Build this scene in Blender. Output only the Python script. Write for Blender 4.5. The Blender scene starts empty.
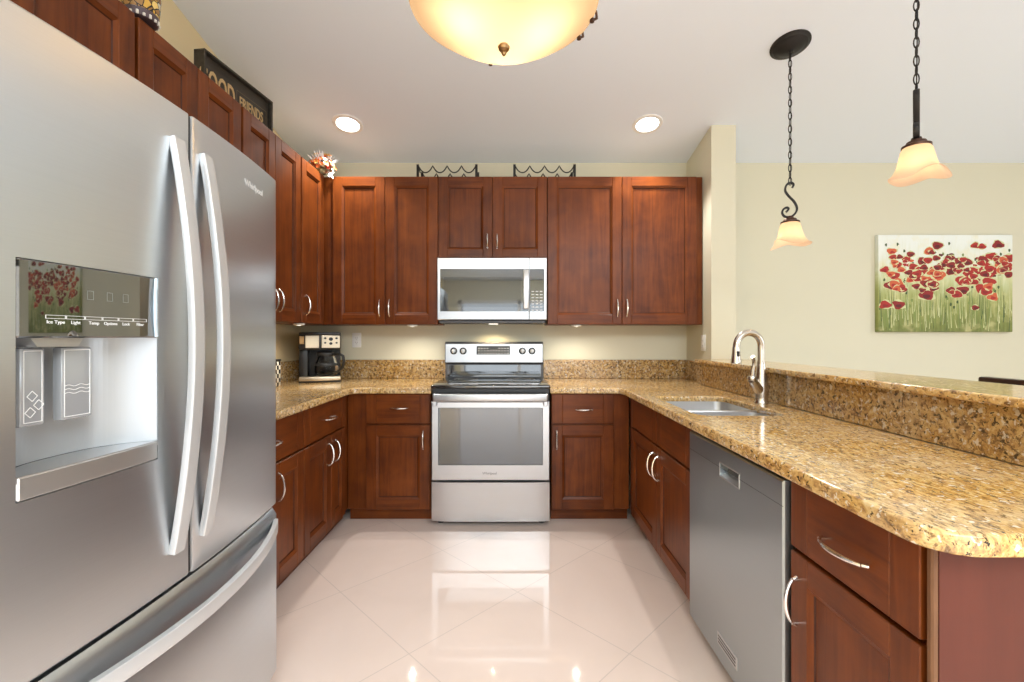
import bpy, bmesh, math, random
from mathutils import Vector, Matrix

# ---------------------------------------------------------------- camera, world, daylight, exposure
SC = bpy.context.scene
COL = SC.collection
H = 1.215                                   # eye height
cam_d = bpy.data.cameras.new('camera')
cam = bpy.data.objects.new('camera', cam_d)
COL.objects.link(cam)
cam.location = (0, 0, H)
cam.rotation_euler = (math.pi / 2, 0, 0)
cam_d.sensor_width = 36
cam_d.lens = 36 * 455 / 1024
cam_d.shift_y = -4 / 1024
cam_d.clip_start = 0.05
SC.camera = cam

w = bpy.data.worlds.new('sky')
SC.world = w
w.use_nodes = True
bg = w.node_tree.nodes['Background']
bg.inputs[0].default_value = (0.80, 0.90, 1.0, 1)
bg.inputs[1].default_value = 1.0

def area(name, loc, rot, sx, sy, power, col):
    l = bpy.data.lights.new(name, 'AREA')
    l.shape = 'RECTANGLE'
    l.size, l.size_y, l.energy, l.color = sx, sy, power, col
    o = bpy.data.objects.new(name, l)
    o.location, o.rotation_euler = loc, rot
    COL.objects.link(o)
    return o
# daylight outside the sliding glass door behind the camera and the dining window
area('daylight_patio_door', (0.9, -4.75, 1.1), (math.pi / 2, 0, 0), 4.2, 2.0, 65, (0.84, 0.93, 1.0))
area('daylight_dining_window', (6.45, -0.6, 1.45), (math.pi / 2, 0, math.pi / 2), 3.2, 1.5, 70, (0.86, 0.94, 1.0))
# added soft overhead fill behind the camera, not a fitting of the room
area('fill_behind_camera', (0.8, -2.2, 2.75), (0, 0, 0), 3.6, 2.4, 285, (0.86, 0.95, 1.0))

SC.view_settings.view_transform = 'Standard'
SC.view_settings.look = 'None'
SC.view_settings.gamma = 1
SC.view_settings.use_curve_mapping = False
SC.view_settings.exposure = 0.07
SC.cycles.max_bounces = 10
SC.cycles.diffuse_bounces = 6
SC.cycles.glossy_bounces = 5
SC.cycles.sample_clamp_indirect = 6
SC.cycles.caustics_reflective = False
SC.cycles.caustics_refractive = False

# ---------------------------------------------------------------- helpers: mesh building
class MB:
    """collects shapes into one mesh"""
    def __init__(self):
        self.bm = bmesh.new()
        self.mi = 0
        self.M = Matrix()
    def m(self, i):
        self.mi = i
        return self
    def _add(self, verts, faces):
        vs = [self.bm.verts.new(self.M @ Vector(v)) for v in verts]
        out = []
        for f in faces:
            try:
                fc = self.bm.faces.new([vs[i] for i in f])
                fc.material_index = self.mi
                out.append(fc)
            except ValueError:
                pass
        return vs, out
    def box(self, x0, x1, y0, y1, z0, z1, bev=0.0, seg=1):
        v = [(x0, y0, z0), (x1, y0, z0), (x1, y1, z0), (x0, y1, z0),
             (x0, y0, z1), (x1, y0, z1), (x1, y1, z1), (x0, y1, z1)]
        f = [(0, 3, 2, 1), (4, 5, 6, 7), (0, 1, 5, 4), (1, 2, 6, 5), (2, 3, 7, 6), (3, 0, 4, 7)]
        vs, fs = self._add(v, f)
        if bev > 0:
            es = list({e for fc in fs for e in fc.edges})
            r = bmesh.ops.bevel(self.bm, geom=es, offset=bev, segments=seg, affect='EDGES', profile=0.5)
            for fc in r['faces']:
                fc.material_index = self.mi
        return self
    def quad(self, *p):
        self._add(p, [tuple(range(len(p)))])
        return self
    def prism(self, pts, n0, n1, plane='xy'):
        """polygon pts in a plane, extruded along the third axis"""
        def P(a, b, c):
            return {'xy': (a, b, c), 'xz': (a, c, b), 'yz': (c, a, b)}[plane]
        n = len(pts)
        v = [P(a, b, n0) for a, b in pts] + [P(a, b, n1) for a, b in pts]
        f = [tuple(range(n - 1, -1, -1)), tuple(range(n, 2 * n))]
        f += [(i, (i + 1) % n, n + (i + 1) % n, n + i) for i in range(n)]
        self._add(v, f)
        return self
    def lathe(self, prof, c=(0, 0, 0), n=28, axis='z', rf=None, close=True):
        """prof: list of (radius, height). rf(angle, k) -> (radius factor, height offset)"""
        v, f = [], []
        for k, (r, h) in enumerate(prof):
            for i in range(n):
                a = 2 * math.pi * i / n
                rr, hh = r, h
                if rf:
                    q = rf(a, k)
                    rr, hh = r * q[0], h + q[1]
                x, y = rr * math.cos(a), rr * math.sin(a)
                p = {'z': (x, y, hh), 'y': (x, hh, y), 'x': (hh, x, y)}[axis]
                v.append((c[0] + p[0], c[1] + p[1], c[2] + p[2]))
        for k in range(len(prof) - 1):
            for i in range(n):
                j = (i + 1) % n
                f.append((k * n + i, k * n + j, (k + 1) * n + j, (k + 1) * n + i))
        if close:
            if prof[0][0] > 1e-6:
                f.append(tuple(range(n - 1, -1, -1)))
            if prof[-1][0] > 1e-6:
                f.append(tuple(range((len(prof) - 1) * n, len(prof) * n)))
        self._add(v, f)
        return self
    def cyl(self, c, r, h, axis='z', n=20, r2=None):
        return self.lathe([(r, 0), (r if r2 is None else r2, h)], c, n, axis)
    def tube(self, pts, r, n=8, closed=False, flat=None):
        """sweep a round (or flattened: flat=(ru, rv, up)) section along points"""
        P = [Vector(p) for p in pts]
        L = len(P)
        rs = r if isinstance(r, (list, tuple)) else [r] * L
        v, f = [], []
        prev = None
        for i, p in enumerate(P):
            if closed:
                t = P[(i + 1) % L] - P[i - 1]
            else:
                t = P[min(i + 1, L - 1)] - P[max(i - 1, 0)]
            t.normalize()
            if flat:
                u = Vector(flat[2])
            elif prev is None:
                u = Vector((0, 0, 1)) if abs(t.z) < 0.9 else Vector((1, 0, 0))
            else:
                u = prev
            u = (u - t * u.dot(t)).normalized()
            prev = u
            b = t.cross(u)
            for k in range(n):
                a = 2 * math.pi * k / n
                if flat:
                    q = p + u * (flat[0] * sgnpow(math.cos(a), flat[3] if len(flat) > 3 else 0.5)) + b * (flat[1] * sgnpow(math.sin(a), flat[3] if len(flat) > 3 else 0.5))
                else:
                    q = p + u * (rs[i] * math.cos(a)) + b * (rs[i] * math.sin(a))
                v.append(tuple(q))
        m = L if closed else L - 1
        for i in range(m):
            j = (i + 1) % L
            for k in range(n):
                l = (k + 1) % n
                f.append((i * n + k, i * n + l, j * n + l, j * n + k))
        if not closed:
            f.append(tuple(range(n - 1, -1, -1)))
            f.append(tuple(range((L - 1) * n, L * n)))
        self._add(v, f)
        return self
    def holed_plate(self, x0, x1, z0, z1, hx0, hx1, hz0, hz1, y0, y1, bev=0.004):
        """slab in xz, front at y0, with a rectangular hole right through"""
        b = bev
        o = [(x0 + b, z0 + b), (x1 - b, z0 + b), (x1 - b, z1 - b), (x0 + b, z1 - b)]
        O = [(x0, z0), (x1, z0), (x1, z1), (x0, z1)]
        h = [(hx0, hz0), (hx1, hz0), (hx1, hz1), (hx0, hz1)]
        v = [(a, y0, c) for a, c in o] + [(a, y0, c) for a, c in h] + [(a, y0 + b, c) for a, c in O] + \
            [(a, y1, c) for a, c in O] + [(a, y1, c) for a, c in h]
        f = []
        for i in range(4):
            j = (i + 1) % 4
            f += [(i, j, 4 + j, 4 + i), (8 + i, 8 + j, j, i), (12 + i, 12 + j, 8 + j, 8 + i),
                  (12 + j, 12 + i, 16 + i, 16 + j), (4 + i, 4 + j, 16 + j, 16 + i)]
        self._add(v, f)
        return self
    def build(self, name, mats, parent=None, smooth=True, ang=35):
        bmesh.ops.recalc_face_normals(self.bm, faces=self.bm.faces)
        me = bpy.data.meshes.new(name)
        self.bm.to_mesh(me)
        self.bm.free()
        return link_mesh(name, me, mats, parent, smooth, ang)

def sgnpow(a, p):
    return math.copysign(abs(a) ** p, a)

def link_mesh(name, me, mats, parent=None, smooth=True, ang=35):
    for mt in (mats if isinstance(mats, (list, tuple)) else [mats]):
        me.materials.append(mt)
    if smooth:
        me.polygons.foreach_set('use_smooth', [True] * len(me.polygons))
        me.set_sharp_from_angle(angle=math.radians(ang))
    o = bpy.data.objects.new(name, me)
    COL.objects.link(o)
    if parent:
        o.parent = parent
    return o

def tag(o, label, cat, group=None):
    o['label'], o['category'] = label, cat
    if group:
        o['group'] = group
    return o

def thing(name, label, cat, loc=(0, 0, 0), rz=0.0, group=None):
    o = bpy.data.objects.new(name, None)
    o.empty_display_size = 0.1
    COL.objects.link(o)
    o.location, o.rotation_euler = loc, (0, 0, rz)
    return tag(o, label, cat, group)

def struct(o):
    o['kind'] = 'structure'
    return o

def from_curve(cu):
    t = bpy.data.objects.new('temporary', cu)
    COL.objects.link(t)
    dg = bpy.context.evaluated_depsgraph_get()
    me = bpy.data.meshes.new_from_object(t.evaluated_get(dg))
    bpy.data.objects.remove(t)
    bpy.data.curves.remove(cu)
    return me

def slab(loops, z0, z1, bev=0.0, res=3):
    """flat slab from 2-D loops (outer first, holes after), rounded edges"""
    cu = bpy.data.curves.new('slab', 'CURVE')
    cu.dimensions = '2D'
    cu.fill_mode = 'BOTH'
    for lp in loops:
        s = cu.splines.new('POLY')
        s.points.add(len(lp) - 1)
        for p, (x, y) in zip(s.points, lp):
            p.co = (x, y, 0, 1)
        s.use_cyclic_u = True
    t = (z1 - z0) / 2
    cu.extrude = t - bev
    cu.bevel_depth = bev
    cu.bevel_resolution = res
    cu.offset = -bev
    me = from_curve(cu)
    me.transform(Matrix.Translation((0, 0, (z0 + z1) / 2)))
    return me

def round_rect(x0, x1, y0, y1, r, n=6):
    out = []
    for cx, cy, a0 in ((x1 - r, y0 + r, -90), (x1 - r, y1 - r, 0), (x0 + r, y1 - r, 90), (x0 + r, y0 + r, 180)):
        for i in range(n + 1):
            a = math.radians(a0 + 90 * i / n)
            out.append((cx + r * math.cos(a), cy + r * math.sin(a)))
    return out

def text_obj(name, s, size, mat, parent, M, depth=0.0008, align='CENTER', sx=1.0, bold=0.0):
    """raised lettering; M places the text plane"""
    cu = bpy.data.curves.new('lettering', 'FONT')
    cu.body = s
    cu.size = size
    cu.extrude = depth
    cu.align_x = align
    cu.offset = bold
    cu.resolution_u = 3
    me = from_curve(cu)
    me.transform(M @ Matrix.Diagonal((sx, 1, 1, 1)))
    return link_mesh(name, me, mat, parent, smooth=False)

FRONT = Matrix.Rotation(math.pi / 2, 4, 'X')          # text upright on a face that looks to local -y
def at(x, y, z):
    return Matrix.Translation((x, y, z)) @ FRONT

# ---------------------------------------------------------------- helpers: materials
def mat(name, col=(0.8, 0.8, 0.8), rough=0.5, metal=0.0, **kw):
    m = bpy.data.materials.new(name)
    m.use_nodes = True
    b = m.node_tree.nodes['Principled BSDF']
    b.inputs['Base Color'].default_value = (*col, 1)
    b.inputs['Roughness'].default_value = rough
    b.inputs['Metallic'].default_value = metal
    for k, v in kw.items():
        key = k.replace('_', ' ')
        b.inputs[key].default_value = (*v, 1) if isinstance(v, tuple) else v
    return m

class N:
    """small node-graph writer on a material's Principled shader"""
    def __init__(self, m):
        self.t = m.node_tree
        self.b = self.t.nodes['Principled BSDF']
        self.tc = self.t.nodes.new('ShaderNodeTexCoord')
    def new(self, ty, **kw):
        n = self.t.nodes.new('ShaderNode' + ty)
        for k, v in kw.items():
            setattr(n, k, v)
        return n
    def ln(self, a, b):
        self.t.links.new(a, b)
    def mapping(self, scale, src=None, rot=(0, 0, 0), loc=None):
        n = self.new('Mapping')
        n.inputs['Scale'].default_value = scale
        n.inputs['Rotation'].default_value = rot
        self.ln(src or self.tc.outputs['Object'], n.inputs['Vector'])
        if loc is not None:
            self.ln(loc, n.inputs['Location'])
        return n.outputs[0]
    def noise(self, vec, scale, detail=4, rough=0.55, dist=0.0):
        n = self.new('TexNoise')
        self.ln(vec, n.inputs['Vector'])
        n.inputs['Scale'].default_value = scale
        n.inputs['Detail'].default_value = detail
        n.inputs['Roughness'].default_value = rough
        n.inputs['Distortion'].default_value = dist
        return n.outputs['Fac']
    def ramp(self, fac, stops, mode='LINEAR'):
        n = self.new('ValToRGB')
        n.color_ramp.interpolation = mode
        e = n.color_ramp.elements
        while len(e) < len(stops):
            e.new(0.5)
        for k, (p, c) in zip(e, stops):
            k.position = p
            k.color = (*c, 1) if len(c) == 3 else c
        self.ln(fac, n.inputs[0])
        return n.outputs[0]
    def mix(self, fac, a, b, mode='MIX'):
        n = self.new('Mix', data_type='RGBA', blend_type=mode)
        for s, v in ((n.inputs[0], fac), (n.inputs[6], a), (n.inputs[7], b)):
            if isinstance(v, (int, float)):
                s.default_value = v
            elif isinstance(v, tuple):
                s.default_value = (*v, 1)
            else:
                self.ln(v, s)
        return n.outputs[2]
    def math(self, op, a, b=None):
        n = self.new('Math', operation=op)
        for s, v in zip(n.inputs, (a, b)):
            if v is None:
                continue
            if isinstance(v, (int, float)):
                s.default_value = v
            else:
                self.ln(v, s)
        return n.outputs[0]
    def bump(self, fac, strength, dist=0.001):
        n = self.new('Bump')
        n.inputs['Strength'].default_value = strength
        n.inputs['Distance'].default_value = dist
        self.ln(fac, n.inputs['Height'])
        self.ln(n.outputs[0], self.b.inputs['Normal'])
    def rnd(self):
        oi = self.new('ObjectInfo')
        c = self.new('CombineXYZ')
        r = self.math('MULTIPLY', oi.outputs['Random'], 37.0)
        for k in range(3):
            self.ln(r, c.inputs[k])
        return c.outputs[0], oi.outputs['Random']

def wood(name, horizontal, light, dark, rough=0.32):
    m = mat(name, rough=rough, Coat_Weight=0.03, Coat_Roughness=0.15, Specular_IOR_Level=0.24)
    g = N(m)
    off, rn = g.rnd()
    sc = (1.6, 26, 26) if horizontal else (26, 26, 1.6)
    v = g.mapping(sc, loc=off)
    f = g.noise(v, 1.0, 5, 0.6, 1.2)
    v2 = g.mapping((7, 7, 7), loc=off)
    f2 = g.noise(v2, 1.0, 3, 0.5, 0.4)
    mixf = g.math('ADD', g.math('MULTIPLY', f, 0.65), g.math('MULTIPLY', f2, 0.5))
    mixf = g.math('ADD', mixf, g.math('MULTIPLY', rn, 0.10))
    c = g.ramp(mixf, [(0.42, dark), (0.78, light)])
    g.ln(c, g.b.inputs['Base Color'])
    g.bump(f, 0.08, 0.0006)
    return m

LIGHT_W, DARK_W = (0.198, 0.049, 0.0082), (0.080, 0.0175, 0.0042)
M_wv = wood('cherry_wood_vertical', False, LIGHT_W, DARK_W)
M_wh = wood('cherry_wood_horizontal', True, LIGHT_W, DARK_W)
M_end = wood('cherry_veneer_dimmed', False, (0.105, 0.026, 0.016), (0.085, 0.021, 0.013), 0.3)  # door wood darkened: the end panel's dimmer light put into its colour
M_edge = wood('raw_edge_wood', False, (0.20, 0.095, 0.045), (0.10, 0.045, 0.022), 0.5)
M_glaze = wood('glazed_moulding', False, (0.060, 0.014, 0.005), (0.028, 0.007, 0.003))
M_bounce_ply = mat('pale_bounce_ply', (0.62, 0.50, 0.34), 0.6)
M_kick = mat('dark_kick', (0.045, 0.014, 0.008), 0.5)
M_chair = wood('dark_walnut', True, (0.05, 0.022, 0.014), (0.022, 0.011, 0.008), 0.3)

def granite(name, scale=1.0, dark=0.0, tone=0.0):
    m = mat(name, rough=0.12, Specular_IOR_Level=0.55)
    g = N(m)
    v = g.mapping((1, 1, 1))
    vs = g.mapping((1.7, 0.75, 1.2) if not tone else (1.1, 1.1, 1.1), rot=(0.2, 0.1, -0.45))
    base = g.ramp(g.noise(vs, 40 * scale, 5, 0.68, 0.8),
                  [(0.33, (0.15, 0.07, 0.022)), (0.45, (0.50, 0.26, 0.062)), (0.55, (0.70, 0.44, 0.140)), (0.72, (0.82, 0.65, 0.36))])
    big = g.noise(v, 5.5, 3, 0.5, 0.5)
    base = g.mix(g.ramp(big, [(0.35, (0, 0, 0)), (0.7, (0.4, 0.4, 0.4))]), base, (0.72, 0.60, 0.42))
    br = g.ramp(g.noise(vs, 52 * scale, 4, 0.7, 0.6), [(0.535 + dark * .6, (0, 0, 0)), (0.60 + dark * .6, (0.9, 0.9, 0.9))])
    base = g.mix(br, base, (0.16, 0.085, 0.035))
    bk = g.ramp(g.noise(vs, 68 * scale, 3, 0.65, 0.4), [(0.575 + dark, (0, 0, 0)), (0.625 + dark, (1, 1, 1))])
    base = g.mix(bk, base, (0.022, 0.018, 0.015))
    cr = g.ramp(g.noise(v, 60 * scale, 3, 0.6, 0.3), [(0.585 + dark * .5, (0, 0, 0)), (0.64 + dark * .5, (0.9, 0.9, 0.9))])
    base = g.mix(cr, base, (0.82, 0.76, 0.64))
    if tone:
        base = g.mix(tone, base, (0.17, 0.105, 0.045))
    g.ln(base, g.b.inputs['Base Color'])
    return m
M_gran = granite('gold_granite', 1.15, .035)
M_splash = granite('gold_granite_splash', 0.95, -.010, .35)

def wall_mat(name, col, rough=0.6):
    m = mat(name, col, rough)
    g = N(m)
    f = g.noise(g.mapping((1, 1, 1)), 180, 3)
    g.bump(f, 0.06, 0.001)
    return m
M_wall = wall_mat('pale_sage_paint', (0.67, 0.64, 0.50))
M_wallw = wall_mat('warm_cream_paint', (0.74, 0.61, 0.37))
M_ceil = wall_mat('white_ceiling_paint', (0.80, 0.87, 0.965), 0.8)
M_white = mat('white_paint', (0.82, 0.82, 0.80), 0.4)
M_plastic = mat('white_plastic', (0.84, 0.84, 0.82), 0.3)

M_floor = mat('polished_tile', (0.72, 0.60, 0.52), 0.05)
g = N(M_floor)
sx = g.new('SeparateXYZ')
geo = g.new('NewGeometry')
g.ln(geo.outputs['Position'], sx.inputs[0])
def grid(op, off):
    u = g.math(op, sx.outputs[1], sx.outputs[0])
    u = g.math('DIVIDE', g.math('SUBTRACT', u, off), 0.845)
    fl = g.math('FLOOR', u)
    fr = g.math('FRACT', u)
    d = g.math('ABSOLUTE', g.math('SUBTRACT', fr, 0.5))
    return g.math('GREATER_THAN', d, 0.4965), fl
a1, f1 = grid('ADD', 1.35)
a2, f2 = grid('SUBTRACT', 1.295)
line = g.math('MAXIMUM', a1, a2)
wn = g.new('TexWhiteNoise', noise_dimensions='2D')
cx = g.new('CombineXYZ')
g.ln(f1, cx.inputs[0]); g.ln(f2, cx.inputs[1]); g.ln(cx.outputs[0], wn.inputs['Vector'])
cl = g.noise(g.mapping((1, 1, 1)), 2.2, 4, 0.6, 0.6)
tile = g.mix(g.ramp(cl, [(0.35, (0, 0, 0)), (0.65, (1, 1, 1))]), (0.80, 0.655, 0.575), (0.84, 0.695, 0.615))
tile = g.mix(g.math('MULTIPLY', wn.outputs['Value'], 0.35), tile, (0.83, 0.675, 0.595))
g.ln(g.mix(g.math('MULTIPLY', line, 0.5), tile, (0.55, 0.46, 0.41)), g.b.inputs['Base Color'])

def steel(name, col, rough, horizontal=True, aniso=0.6):
    m = mat(name, col, rough, 1.0, Anisotropic=aniso, Anisotropic_Rotation=0.0)
    g = N(m)
    tg = g.new('Tangent', direction_type='RADIAL', axis='Z')
    g.ln(tg.outputs[0], g.b.inputs['Tangent'])
    sc = (2, 2, 420) if horizontal else (420, 420, 2)
    f = g.noise(g.mapping(sc), 1.0, 3)
    g.ln(g.ramp(f, [(0.3, tuple(c * 0.97 for c in col)), (0.7, col)]), g.b.inputs['Base Color'])
    mr = g.new('MapRange')
    g.ln(f, mr.inputs[0])
    mr.inputs[3].default_value = rough - 0.015
    mr.inputs[4].default_value = rough + 0.02
    g.ln(mr.outputs[0], g.b.inputs['Roughness'])
    return m
M_fridge = steel('brushed_steel', (0.645, 0.68, 0.71), 0.33)
M_steel = steel('bright_brushed_steel', (0.60, 0.60, 0.61), 0.30)
M_dw = steel('grey_brushed_steel', (0.43, 0.48, 0.505), 0.30)
M_satin = mat('satin_steel', (0.64, 0.65, 0.66), 0.42, 1.0)
M_handle = mat('satin_aluminium', (0.66, 0.67, 0.68), 0.45, 0.55)
M_nickel = mat('brushed_nickel', (0.62, 0.56, 0.50), 0.24, 1.0)
M_pull = mat('satin_nickel_pull', (0.82, 0.78, 0.74), 0.22, 1.0)
M_sink = mat('sink_steel', (0.60, 0.60, 0.61), 0.34, 1.0)
M_black = mat('black_plastic', (0.012, 0.012, 0.013), 0.35)
M_blackg = mat('black_glass', (0.008, 0.008, 0.009), 0.03, IOR=2.3)
M_panel = mat('mirror_dark_glass', (0.012, 0.013, 0.012), 0.02, IOR=2.8)
M_oveng = mat('tinted_oven_glass', (0.03, 0.032, 0.035), 0.03, IOR=2.2)
M_dgrey = mat('dark_grey_paint', (0.10, 0.10, 0.105), 0.45)
M_lgrey = mat('light_grey_plastic', (0.52, 0.54, 0.56), 0.28, 0.2)
M_mgrey = mat('grey_paddle', (0.42, 0.44, 0.46), 0.22, 0.3)
M_print = mat('white_print', (0.85, 0.86, 0.86), 0.5)
M_dprint = mat('dark_print', (0.10, 0.10, 0.11), 0.5)
M_iron = mat('wrought_iron', (0.020, 0.018, 0.017), 0.45, 0.5)
M_bronze = mat('oiled_bronze', (0.075, 0.035, 0.022), 0.38, 0.6)
M_brass = mat('antique_brass', (0.36, 0.22, 0.10), 0.35, 1.0)
M_gold = mat('champagne_steel', (0.62, 0.53, 0.40), 0.38, 0.85)
M_outlet = mat('outlet_slots', (0.25, 0.24, 0.22), 0.5)
M_glass = mat('clear_glass', (0.95, 0.95, 0.95), 0.02, Transmission_Weight=1.0, IOR=1.2)
M_coffee = mat('dark_coffee', (0.02, 0.010, 0.006), 0.1)

def lampglass(name, col, emit, strength):
    m = bpy.data.materials.new(name)
    m.use_nodes = True
    t = m.node_tree
    t.nodes.clear()
    out = t.nodes.new('ShaderNodeOutputMaterial')
    tr = t.nodes.new('ShaderNodeBsdfTranslucent')
    df = t.nodes.new('ShaderNodeBsdfDiffuse')
    gl = t.nodes.new('ShaderNodeBsdfGlossy')
    em = t.nodes.new('ShaderNodeEmission')
    for n in (tr, df):
        n.inputs[0].default_value = (*col, 1)
    gl.inputs['Roughness'].default_value = 0.1
    em.inputs[0].default_value = (*emit, 1)
    em.inputs[1].default_value = strength
    m1 = t.nodes.new('ShaderNodeMixShader'); m1.inputs[0].default_value = 0.4
    m2 = t.nodes.new('ShaderNodeMixShader'); m2.inputs[0].default_value = 0.05
    ad = t.nodes.new('ShaderNodeAddShader')
    t.links.new(tr.outputs[0], m1.inputs[1]); t.links.new(df.outputs[0], m1.inputs[2])
    t.links.new(m1.outputs[0], m2.inputs[1]); t.links.new(gl.outputs[0], m2.inputs[2])
    t.links.new(m2.outputs[0], ad.inputs[0]); t.links.new(em.outputs[0], ad.inputs[1])
    t.links.new(ad.outputs[0], out.inputs[0])
    return m
M_bowl = lampglass('alabaster_glass', (0.34, 0.235, 0.135), (1.0, 0.58, 0.25), 0.10)
M_shade = lampglass('amber_scavo_glass', (0.50, 0.37, 0.255), (1.0, 0.60, 0.36), 0.36)

def emitter(name, col, s):
    m = mat(name, (0.9, 0.9, 0.9), 0.4)
    b = m.node_tree.nodes['Principled BSDF']
    b.inputs['Emission Color'].default_value = (*col, 1)
    b.inputs['Emission Strength'].default_value = s
    return m
M_can = emitter('lit_lens', (1.0, 0.98, 0.94), 9.0)
M_puck = emitter('lit_puck', (1.0, 0.95, 0.86), 2.5)

M_pane = bpy.data.materials.new('window_glass')
M_pane.use_nodes = True
t = M_pane.node_tree
t.nodes.clear()
o_ = t.nodes.new('ShaderNodeOutputMaterial')
mx = t.nodes.new('ShaderNodeMixShader'); mx.inputs[0].default_value = 0.06
ta = t.nodes.new('ShaderNodeBsdfTransparent')
gl = t.nodes.new('ShaderNodeBsdfGlossy'); gl.inputs['Roughness'].default_value = 0.02
t.links.new(ta.outputs[0], mx.inputs[1]); t.links.new(gl.outputs[0], mx.inputs[2]); t.links.new(mx.outputs[0], o_.inputs[0])

def lamp(name, kind, loc, energy, col, parent=None, radius=0.04, spot=None, blend=0.5, rot=None):
    l = bpy.data.lights.new(name, kind)
    l.energy, l.color = energy, col
    l.shadow_soft_size = radius
    if spot:
        l.spot_size, l.spot_blend = math.radians(spot), blend
    o = bpy.data.objects.new(name, l)
    COL.objects.link(o)
    o.location = loc
    if rot:
        o.rotation_euler = rot
    if parent:
        o.parent = parent
    return o

# ---------------------------------------------------------------- setting: walls, floor, ceiling
XL, XR, YB, YF = -1.68, 6.2, 3.62, -4.5
ZB, SL = 2.60, 0.205                          # ceiling height at the back wall, slope
YR = (YB + YF) / 2                            # ridge
ZR = ZB + SL * (YB - YR)
def zc(y):
    return ZB + SL * (YB - y) if y > YR else ZB + SL * (y - YF)

struct(MB().box(XL - .12, XR + .12, YF - .12, YB + .12, -.1, 0).build('floor', M_floor))
struct(MB().prism([(YB + .12, ZB - SL * .12), (YR, ZR), (YF - .12, ZB - SL * .12), (YF - .12, ZB + .1), (YR, ZR + .12), (YB + .12, ZB + .1)],
                  XL - .12, XR + .12, 'yz').build('ceiling', M_ceil))
struct(MB().prism([(YB, 0), (YB + .12, 0), (YB + .12, ZB - SL * .12), (YB, ZB)], XL - .12, XR + .12, 'yz').build('wall_back', M_wall))
gable = [(YF, 0), (YB, 0), (YB, ZB), (YR, ZR), (YF, ZB)]
struct(MB().prism(gable, XL - .12, XL, 'yz').build('wall_left', M_wallw))
# right wall with the dining window opening
me = slab([gable, [(-2.2, .75), (1.0, .75), (1.0, 2.2), (-2.2, 2.2)]], 0, .12)
me.transform(Matrix(((0, 0, 1, XR), (1, 0, 0, 0), (0, 1, 0, 0), (0, 0, 0, 1))))
struct(link_mesh('wall_right', me, M_wall))
me = slab([[(XL - .12, 0), (XR + .12, 0), (XR + .12, ZB - .024), (XL - .12, ZB - .024)],
           [(-1.3, .02), (3.1, .02), (3.1, 2.1), (-1.3, 2.1)]], 0, .12)
me.transform(Matrix(((1, 0, 0, 0), (0, 0, -1, YF), (0, 1, 0, 0), (0, 0, 0, 1))))
struct(link_mesh('wall_front', me, M_wall))
# sliding glass door behind the camera, dining window
dr = MB()
for x in (-1.3, .14, 1.58, 3.02):
    dr.box(x, x + .08, YF - .10, YF - .02, .02, 2.1)
dr.box(-1.3, 3.1, YF - .10, YF - .02, .02, .10).box(-1.3, 3.1, YF - .10, YF - .02, 2.02, 2.1)
d1 = struct(dr.build('door_1', M_white))
MB().box(-1.22, 3.02, YF - .065, YF - .055, .10, 2.02).build('pane', M_pane, d1)
wr = MB()
for y in (-2.2, -.64, .94):
    wr.box(XR + .02, XR + .10, y, y + .06, .75, 2.2)
wr.box(XR + .02, XR + .10, -2.2, 1.0, .75, .81).box(XR + .02, XR + .10, -2.2, 1.0, 2.14, 2.2)
w1 = struct(wr.build('window_1', M_white))
MB().box(XR + .055, XR + .065, -2.14, .94, .81, 2.14).build('pane', M_pane, w1)
# wing wall and the half wall that carries the bar top
XW0, XW1, DW = 1.389, 1.56, 3.17
struct(MB().prism([(DW, 0), (YB, 0), (YB, ZB), (DW, zc(DW))], XW0, XW1, 'yz').build('wall_wing', M_wall))
struct(MB().box(1.318, 1.47, .78, DW - .001, 0, 1.034).build('wall_half', M_wall))
struct(MB().box(XW1 + .001, XR, YB - .015, YB, 0, .09, .003).build('baseboard_back', M_white))

# ---------------------------------------------------------------- cabinet building
WOOD = [M_wv, M_wh, M_glaze]
CARC = [M_wv, M_wh, M_bounce_ply]
def door_mb(w_, h_, stile=.068, t=.02):
    b = MB()
    s = stile
    b.m(0).box(0, s, -t, 0, 0, h_, .0022).box(w_ - s, w_, -t, 0, 0, h_, .0022)
    b.m(1).box(s, w_ - s, -t, 0, 0, s, .0022).box(s, w_ - s, -t, 0, h_ - s, h_, .0022)
    o = (s, w_ - s, s, h_ - s)
    def ring(r0, y0, r1, y1, gl=False):
        a = [(r0[0], y0, r0[2]), (r0[1], y0, r0[2]), (r0[1], y0, r0[3]), (r0[0], y0, r0[3])]
        c = [(r1[0], y1, r1[2]), (r1[1], y1, r1[2]), (r1[1], y1, r1[3]), (r1[0], y1, r1[3])]
        for i in range(4):
            j = (i + 1) % 4
            b.m(2 if gl else 1 if i in (0, 2) else 0).quad(a[i], a[j], c[j], c[i])
    def ins(r, d):
        return (r[0] + d, r[1] - d, r[2] + d, r[3] - d)
    r1, r2, r3 = ins(o, .0025), ins(o, .013), ins(o, .0165)
    ring(o, -t + .0025, r1, -t + .0035)
    ring(r1, -t + .0035, r2, -t + .009)
    ring(r2, -t + .009, r3, -t + .013, True)
    b.m(0).quad((r3[0], -t + .013, r3[2]), (r3[1], -t + .013, r3[2]), (r3[1], -t + .013, r3[3]), (r3[0], -t + .013, r3[3]))
    return b
def drawer_mb(w_, h_, stile=.068, t=.02):
    b = MB()
    s = min(stile, w_ * .2)
    b.m(0).box(0, s, -t, 0, 0, h_, .0022).box(w_ - s, w_, -t, 0, 0, h_, .0022)
    b.m(1).box(s, w_ - s, -t, 0, 0, h_, .0022)
    return b
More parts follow.
